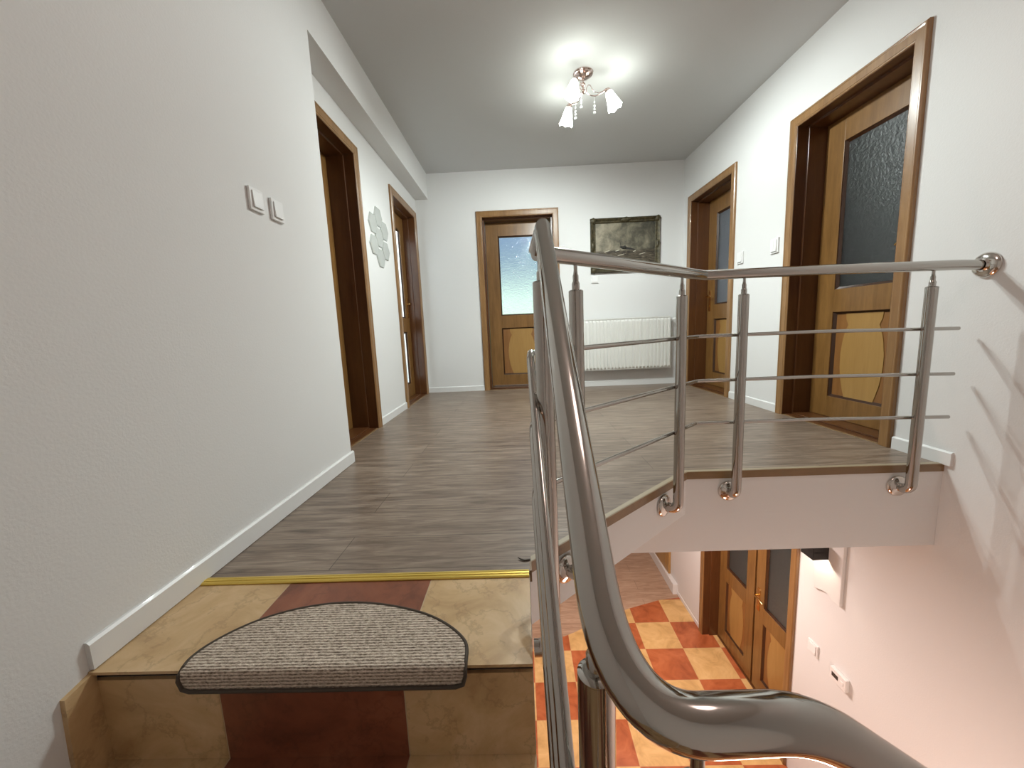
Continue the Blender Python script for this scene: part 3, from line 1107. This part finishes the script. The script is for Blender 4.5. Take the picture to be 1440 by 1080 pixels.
# ------------------------------------------------------------------ ceiling lamp
lamp = empty('ceiling_lamp', (0.515, 3.02, CEIL))
mb = MB()
mb.lathe([(0.001, 0.0), (0.071, 0.0), (0.071, -0.006), (0.066, -0.012), (0.060, -0.013), (0.052, -0.022), (0.040, -0.031), (0.022, -0.038), (0.012, -0.042), (0.001, -0.043)], (0, 0, 0), (0, 0, 1), 36)
mb.build('canopy', 'nickel', lamp)
mb = MB()
mb.lathe([(0.001, -0.04), (0.0065, -0.04), (0.0065, -0.062), (0.014, -0.068), (0.018, -0.078), (0.012, -0.088), (0.0065, -0.092), (0.0065, -0.105), (0.015, -0.110), (0.019, -0.120), (0.012, -0.131), (0.004, -0.136), (0.001, -0.138)], (0, 0, 0), (0, 0, 1), 24)
mb.build('stem', 'nickel', lamp)
for ang in (math.radians(-4), math.radians(118), math.radians(241)):
    u = Vector((math.cos(ang), math.sin(ang), 0))
    w = Vector((-u.y, u.x, 0))
    zz = Vector((0, 0, 1))
    def P(r_, z_, s_=0.0):
        return u * r_ + zz * z_ + w * s_
    mb = MB()
    # main S arm and the thinner scroll above it
    main = [P(0.012, -0.115), P(0.03, -0.135), P(0.055, -0.150), P(0.085, -0.155), P(0.120, -0.143), P(0.150, -0.128), P(0.172, -0.122)]
    mb.tube(main, 0.0035, 14)
    scroll = [P(0.020, -0.128), P(0.022, -0.10), P(0.035, -0.078), P(0.050, -0.082), P(0.060, -0.105), P(0.078, -0.128), P(0.105, -0.136), P(0.135, -0.130), P(0.160, -0.112)]
    mb.tube(scroll, 0.0025, 14)
    arm = mb.build('arm', 'nickel', lamp)
    ax = (u * 0.40 - zz * 0.92).normalized()
    base = P(0.168, -0.118)
    mb = MB()
    mb.lathe([(0.001, -0.004), (0.012, -0.004), (0.017, 0.004), (0.021, 0.012), (0.021, 0.022), (0.001, 0.022)], base, ax, 20)
    mb.build('lamp_holder', 'nickel', lamp)
    mb = MB()
    # faceted tulip shade with a wavy rim
    seg = 12
    prof = [(0.020, 0.018), (0.027, 0.035), (0.034, 0.065), (0.041, 0.095), (0.049, 0.122), (0.053, 0.135)]
    a1 = ax.cross(Vector((0, 0, 1))).normalized()
    a2 = ax.cross(a1)
    vs = []
    for i, (r_, h_) in enumerate(prof):
        for j in range(seg):
            t = 2 * PI * j / seg
            hh = h_ + (0.006 * math.cos(t * 6) if i == len(prof) - 1 else 0)
            vs.append(base + ax * hh + (a1 * math.cos(t) + a2 * math.sin(t)) * r_)
    fs = [tuple(range(seg))]
    for i in range(len(prof) - 1):
        fs += [(i * seg + j, i * seg + (j + 1) % seg, (i + 1) * seg + (j + 1) % seg, (i + 1) * seg + j) for j in range(seg)]
    mb.add(vs, fs, False)
    mb.build('lamp_shade', 'lit_shade', lamp)
    # the bulb's beam leaving the open mouth of the shade
    sp_l = light('bulb', 'SPOT', lamp.location + base + ax * 0.15, BULB_POWER, (0.91, 0.99, 0.97), 0.03)
    sp_l.data.spot_size = math.radians(175)
    sp_l.data.spot_blend = 0.6
    sp_l.rotation_mode = 'QUATERNION'
    sp_l.rotation_quaternion = ax.to_track_quat('-Z', 'Y')
    # drop of crystal beads on a thread
    mb = MB()
    cpt = P(0.078, 0, 0.012)
    def ball(mbb, z_, r_):
        mbb.lathe([(0.0001, -r_)] + [(r_ * math.sin(a), -r_ * math.cos(a)) for a in (PI / 5, 2 * PI / 5, 3 * PI / 5, 4 * PI / 5)] + [(0.0001, r_)], cpt + zz * z_, (0, 0, 1), 10)
    mb.tube([cpt + zz * -0.150, cpt + zz * -0.235], 0.0008, 5)
    for z_, r_ in ((-0.188, 0.0055), (-0.214, 0.0075), (-0.234, 0.0075), (-0.258, 0.0100)):
        ball(mb, z_, r_)
    mb.build('bead_drop', 'crystal', lamp)
tag(lamp, 'nickel ceiling lamp with three lit white glass shades and crystal drops', 'ceiling lamp')

# ------------------------------------------------------------------ radiator
rad = empty('radiator', (1.21, YB - 0.001, 0.2))
W_, H_ = 1.016, 0.583
mb = MB()
nr = 25
pitch = W_ / nr
# pressed front panel: ribs as a continuous section
sec = []
for i in range(nr):
    x0 = -W_ / 2 + i * pitch
    sec += [(x0 + 0.0055, -0.105), (x0 + 0.010, -0.122), (x0 + pitch - 0.010, -0.122), (x0 + pitch - 0.0055, -0.105)]
vs, fs = [], []
levels = [(0.012, 0.35), (0.030, 1.0), (H_ - 0.030, 1.0), (H_ - 0.012, 0.35)]
for z, amp in levels:
    for x, y in sec:
        vs.append((x, -0.105 + (y + 0.105) * amp, z))
ns = len(sec)
for li in range(len(levels) - 1):
    fs += [(li * ns + j, li * ns + j + 1, (li + 1) * ns + j + 1, (li + 1) * ns + j) for j in range(ns - 1)]
mb.add(vs, fs)
mb.box(-W_ / 2, W_ / 2, -0.1045, -0.099, 0.0, H_)
front = mb.build('front_panel', 'white_enamel', rad)
mb = MB()
mb.box(-W_ / 2 + 0.01, W_ / 2 - 0.01, -0.045, -0.039, 0.01, H_ - 0.01)
mb.box(-W_ / 2 + 0.02, W_ / 2 - 0.02, -0.099, -0.045, 0.05, H_ - 0.03)
mb.build('rear_panel', 'white_enamel', rad)
mb = MB()
mb.box(-W_ / 2 - 0.002, W_ / 2 + 0.002, -0.110, -0.036, H_ - 0.004, H_ + 0.006)
for i in range(60):
    x = -W_ / 2 + 0.012 + i * (W_ - 0.024) / 60
    mb.box(x, x + 0.006, -0.104, -0.044, H_ + 0.006, H_ + 0.0085)
mb.build('top_grille', 'white_enamel', rad)
for s in (-1, 1):
    mb = MB()
    mb.box(s * (W_ / 2 + 0.0025), s * (W_ / 2 + 0.0045), -0.108, -0.037, 0.0, H_ + 0.004)
    mb.build('side_cover', 'white_enamel', rad)
mb = MB()
vx = W_ / 2 + 0.004
mb.tube([(vx, -0.07, H_ - 0.03), (vx + 0.035, -0.07, H_ - 0.03), (vx + 0.045, -0.07, H_ - 0.035), (vx + 0.045, -0.04, H_ - 0.04), (vx + 0.045, -0.002, H_ - 0.04)], 0.009, 12)
mb.lathe([(0.001, 0), (0.013, 0.0), (0.017, 0.006), (0.017, 0.030), (0.012, 0.038), (0.001, 0.038)], (vx + 0.03, -0.07, H_ - 0.03), (1, -0.3, 0), 16)
vl = mb.build('valve', 'white_plastic', rad)
mb = MB()
mb.tube([(vx + 0.045, -0.012, H_ - 0.05), (vx + 0.045, -0.012, 0.0)], 0.008, 14)
mb.build('pipe', 'white_enamel', rad)
for bx_ in (-0.35, 0.32):
    mb = MB()
    mb.box(bx_, bx_ + 0.03, -0.04, -0.001, 0.1, H_ - 0.06)
    mb.build('bracket', 'white_enamel', rad)
tag(rad, 'white ribbed panel radiator hanging under the painting on the end wall', 'radiator')

# ------------------------------------------------------------------ painting
pic = empty('framed_painting', (1.228, YB, 1.61))
PW, PH = 0.785, 0.600
mb = MB()
prof = [(0.0, 0.004), (0.0, 0.014), (0.006, 0.018), (0.012, 0.014), (0.022, 0.016), (0.036, 0.032), (0.046, 0.036), (0.054, 0.028), (0.058, 0.012), (0.058, 0.0), (0.0, 0.0)]
hw, hh = PW / 2 - 0.058, PH / 2 - 0.058
rings = []
for sx, sz in ((-1, -1), (1, -1), (1, 1), (-1, 1)):
    rings.append([(sx * (hw + u_), -v_ - 0.002, sz * (hh + u_)) for u_, v_ in prof])
kq = len(prof)
vs = [p for r in rings for p in r]
fs = []
for r in range(4):
    fs += [(r * kq + j, r * kq + (j + 1) % kq, ((r + 1) % 4) * kq + (j + 1) % kq, ((r + 1) % 4) * kq + j) for j in range(kq)]
mb.add(vs, fs)
# carved corner and mid-side ornaments
def blob(mbb, x, z, rx, rz, dpt, seg=14):
    vs, fs = [], []
    rows = 4
    for i in range(rows):
        a = PI / 2 * i / rows
        for j in range(seg):
            t = 2 * PI * j / seg
            lob = 1 + 0.12 * math.cos(5 * t)
            vs.append((x + rx * math.cos(a) * math.cos(t) * lob, -0.020 - dpt * math.sin(a), z + rz * math.cos(a) * math.sin(t) * lob))
    vs.append((x, -0.020 - dpt, z))
    for i in range(rows - 1):
        fs += [(i * seg + j, i * seg + (j + 1) % seg, (i + 1) * seg + (j + 1) % seg, (i + 1) * seg + j) for j in range(seg)]
    fs += [((rows - 1) * seg + j, (rows - 1) * seg + (j + 1) % seg, rows * seg) for j in range(seg)]
    mbb.add(vs, fs, True)
for sx in (-1, 1):
    for sz in (-1, 1):
        blob(mb, sx * (PW / 2 - 0.030), sz * (PH / 2 - 0.030), 0.036, 0.036, 0.022)
for sz in (-1, 1):
    blob(mb, 0, sz * (PH / 2 - 0.026), 0.060, 0.028, 0.020)
for sx in (-1, 1):
    blob(mb, sx * (PW / 2 - 0.026), 0, 0.028, 0.055, 0.020)
mb.build('frame', 'antique_gilt', pic)
mb = MB()
mb.box(-hw - 0.004, hw + 0.004, -0.010, -0.003, -hh - 0.004, hh + 0.004)
cv = mb.build('canvas', 'painting_canvas', pic)
# painted boat and foam, thin strokes of paint
mb = MB()
yy = -0.0108
mb.prism_xz([(-0.07, -0.02), (-0.03, -0.045), (0.04, -0.052), (0.10, -0.062), (0.115, -0.052), (0.06, -0.034), (0.02, -0.026), (0.0, -0.004), (-0.02, -0.014), (-0.05, -0.012)], yy, -0.0099)
mb.prism_xz([(-0.052, -0.012), (-0.046, -0.012), (-0.058, 0.055), (-0.062, 0.052)], yy, -0.0099)
mb.build('painted_boat', 'boat_paint', cv)
for (x, z, w, h_) in ((0.0, -0.037, 0.045, 0.010), (-0.085, -0.058, 0.05, 0.008), (0.105, -0.072, 0.035, 0.008), (-0.20, -0.06, 0.07, 0.006), (0.20, -0.10, 0.08, 0.006), (-0.04, -0.105, 0.09, 0.006)):
    mb = MB()
    pts = [(x + w / 2 * math.cos(t) * (1 + 0.2 * math.sin(3 * t)), z + h_ / 2 * math.sin(t) + 0.12 * w * math.cos(t)) for t in [2 * PI * j / 12 for j in range(12)]]
    mb.prism_xz(pts, yy, -0.0099)
    mb.build('painted_foam', 'foam_paint', cv)
tag(pic, 'dark seascape oil painting in carved antique frame above the radiator', 'painting')


# ------------------------------------------------------------------ switches
def switch(name, loc, rotz, w, h, label, rockers=1, group=None, frame=True, depth=0.011, cat='light switch'):
    r = empty(name, loc, rotz)
    mb = MB()
    mb.box(-w / 2, w / 2, -depth, -0.0003, -h / 2, h / 2)
    mb.build('cover_plate', 'white_plastic', r, bevel=0.002)
    iw = w - 0.024
    for i in range(rockers):
        mb = MB()
        a = -iw / 2 + i * iw / rockers
        c = a + iw / rockers - 0.001
        mb.prism_yz([(-depth - 0.0002, -h / 2 + 0.012), (-depth - 0.0075, -h / 2 + 0.012), (-depth - 0.0035, h / 2 - 0.012), (-depth - 0.0002, h / 2 - 0.012)], a, c)
        mb.build('rocker', 'white_plastic', r, bevel=0.0008)
    tag(r, label, cat, group)
    return r


L90 = math.radians(90)
switch('light_switch', (XL, 1.523, 1.237), L90, 0.078, 0.083, 'white light switch on the left wall, the nearer of the pair')
switch('light_switch', (XL, 1.650, 1.235), L90, 0.078, 0.083, 'white light switch on the left wall, the farther of the pair, nearer the doors')
switch('light_switch', (wx(3.475), 3.475, 1.238), A_R, 0.086, 0.098, 'white light switch on the right wall beside the far door casing')
switch('light_switch', (wx(3.040), 3.040, 1.247), A_R, 0.088, 0.108, 'white switch on the right wall beside the near door casing', rockers=2)
switch('light_switch', (0.879, YB, 1.243), 0.0, 0.082, 0.083, 'white light switch on the end wall just below the painting corner')
switch('light_switch', (wx(2.435), 2.435, -1.560), A_R, 0.086, 0.086, 'white light switch downstairs beside the double door')

# thermostat downstairs
th = empty('thermostat', (wx(2.21), 2.21, -1.575), A_R)
mb = MB()
mb.box(-0.060, 0.060, -0.026, -0.0003, -0.042, 0.042)
mb.build('housing', 'white_plastic', th, bevel=0.004)
mb = MB()
mb.box(-0.044, 0.004, -0.0268, -0.0255, -0.012, 0.016)
sp = mb.build('display', 'dark_plastic', th)
sp['label'] = 'small dark display'
mb = MB()
mb.box(0.022, 0.044, -0.0285, -0.0255, -0.010, 0.012)
mb.build('button', 'white_plastic', th, bevel=0.001)
tag(th, 'white room thermostat with small dark display on the lower stairwell wall', 'thermostat')

# white wall cabinet cover with a wavy lower edge, and the black cube lamp before it
cab = MB()
pts = [(-0.105, -0.115), (-0.070, -0.098), (-0.035, -0.086), (0.0, -0.078), (0.035, -0.088), (0.07, -0.100), (0.108, -0.098), (0.108, 0.46), (-0.105, 0.46)]
cab.prism_xz(pts, -0.022, -0.0003)
o = cab.build('wall_panel', 'white_trim', loc=(wx(2.35), 2.35, -1.0), rotz=A_R, bevel=0.003)
tag(o, 'white wall panel with wavy lower edge behind the black wall lamp downstairs', 'wall panel')
sc_ = empty('wall_lamp', (wx(2.40), 2.40, -0.795), A_R)
mb = MB()
d_, h2, w2 = 0.1, 0.05, 0.052
y1 = -0.0225
mb.box(-w2, w2, y1 - d_, y1 - d_ + 0.003, -h2, h2)
mb.box(-w2, -w2 + 0.003, y1 - d_, y1, -h2, h2)
mb.box(w2 - 0.003, w2, y1 - d_, y1, -h2, h2)
mb.box(-w2, w2, y1 - 0.003, y1, -h2, h2)
mb.box(-w2, w2, y1 - d_, y1, -0.004, 0.004)
mb.build('lamp_housing', 'black_metal', sc_)
mb = MB()
mb.box(-0.010, 0.010, y1 - 0.058, y1 - 0.030, -0.010, -0.0045)
mb.build('light_source', 'sconce_led', sc_)
tag(sc_, 'small black box wall lamp shining down on the lower stairwell wall', 'wall lamp')

# wooden panel downstairs
mb = MB()
mb.prism([(wx(4.80, -0.030), 4.80), (wx(4.80, -0.0006), 4.80), (wx(5.62, -0.0006), 5.62), (wx(5.62, -0.030), 5.62)], LOW + 0.1405, -0.75)
mb.prism([(wx(4.88, -0.036), 4.88), (wx(4.88, -0.0305), 4.88), (wx(5.54, -0.0305), 5.54), (wx(5.54, -0.036), 5.54)], LOW + 0.22, -0.83)
o = mb.build('wood_panel', 'veneer_light', bevel=0.002)
tag(o, 'light wood panel above the white ledge at the far end of the lower hall', 'wood panel')

# ------------------------------------------------------------------ hexagon mirror stickers
hexes = [((3.300, 1.672), 'topmost'), ((3.168, 1.592), 'upper left'), ((3.430, 1.590), 'upper right'), ((3.290, 1.507), 'centre'),
         ((3.158, 1.425), 'lower left'), ((3.426, 1.426), 'lower right'), ((3.292, 1.343), 'bottom')]
for (yy_, zz_), w in hexes:
    mb = MB()
    rad_h = 0.0905
    prof = [(math.cos(PI / 3 * j), math.sin(PI / 3 * j)) for j in range(6)]
    rings = [(1.0, 0.0004), (1.0, 0.006), (0.95, 0.010)]
    vs = [(s * rad_h * c[0], -d2, s * rad_h * 0.93 * c[1]) for s, d2 in rings for c in prof]
    fs = [tuple(range(6)), tuple(range(17, 11, -1))]
    for r in range(2):
        fs += [(r * 6 + j, r * 6 + (j + 1) % 6, (r + 1) * 6 + (j + 1) % 6, (r + 1) * 6 + j) for j in range(6)]
    mb.add(vs, fs)
    o = mb.build('hexagon_mirror', 'mirror_acrylic', loc=(XREC, yy_, zz_), rotz=L90)
    tag(o, 'grey hexagon wall mirror, the %s one of the flower-shaped cluster of seven' % w, 'wall mirror', 'hexagon mirrors between the left doors')
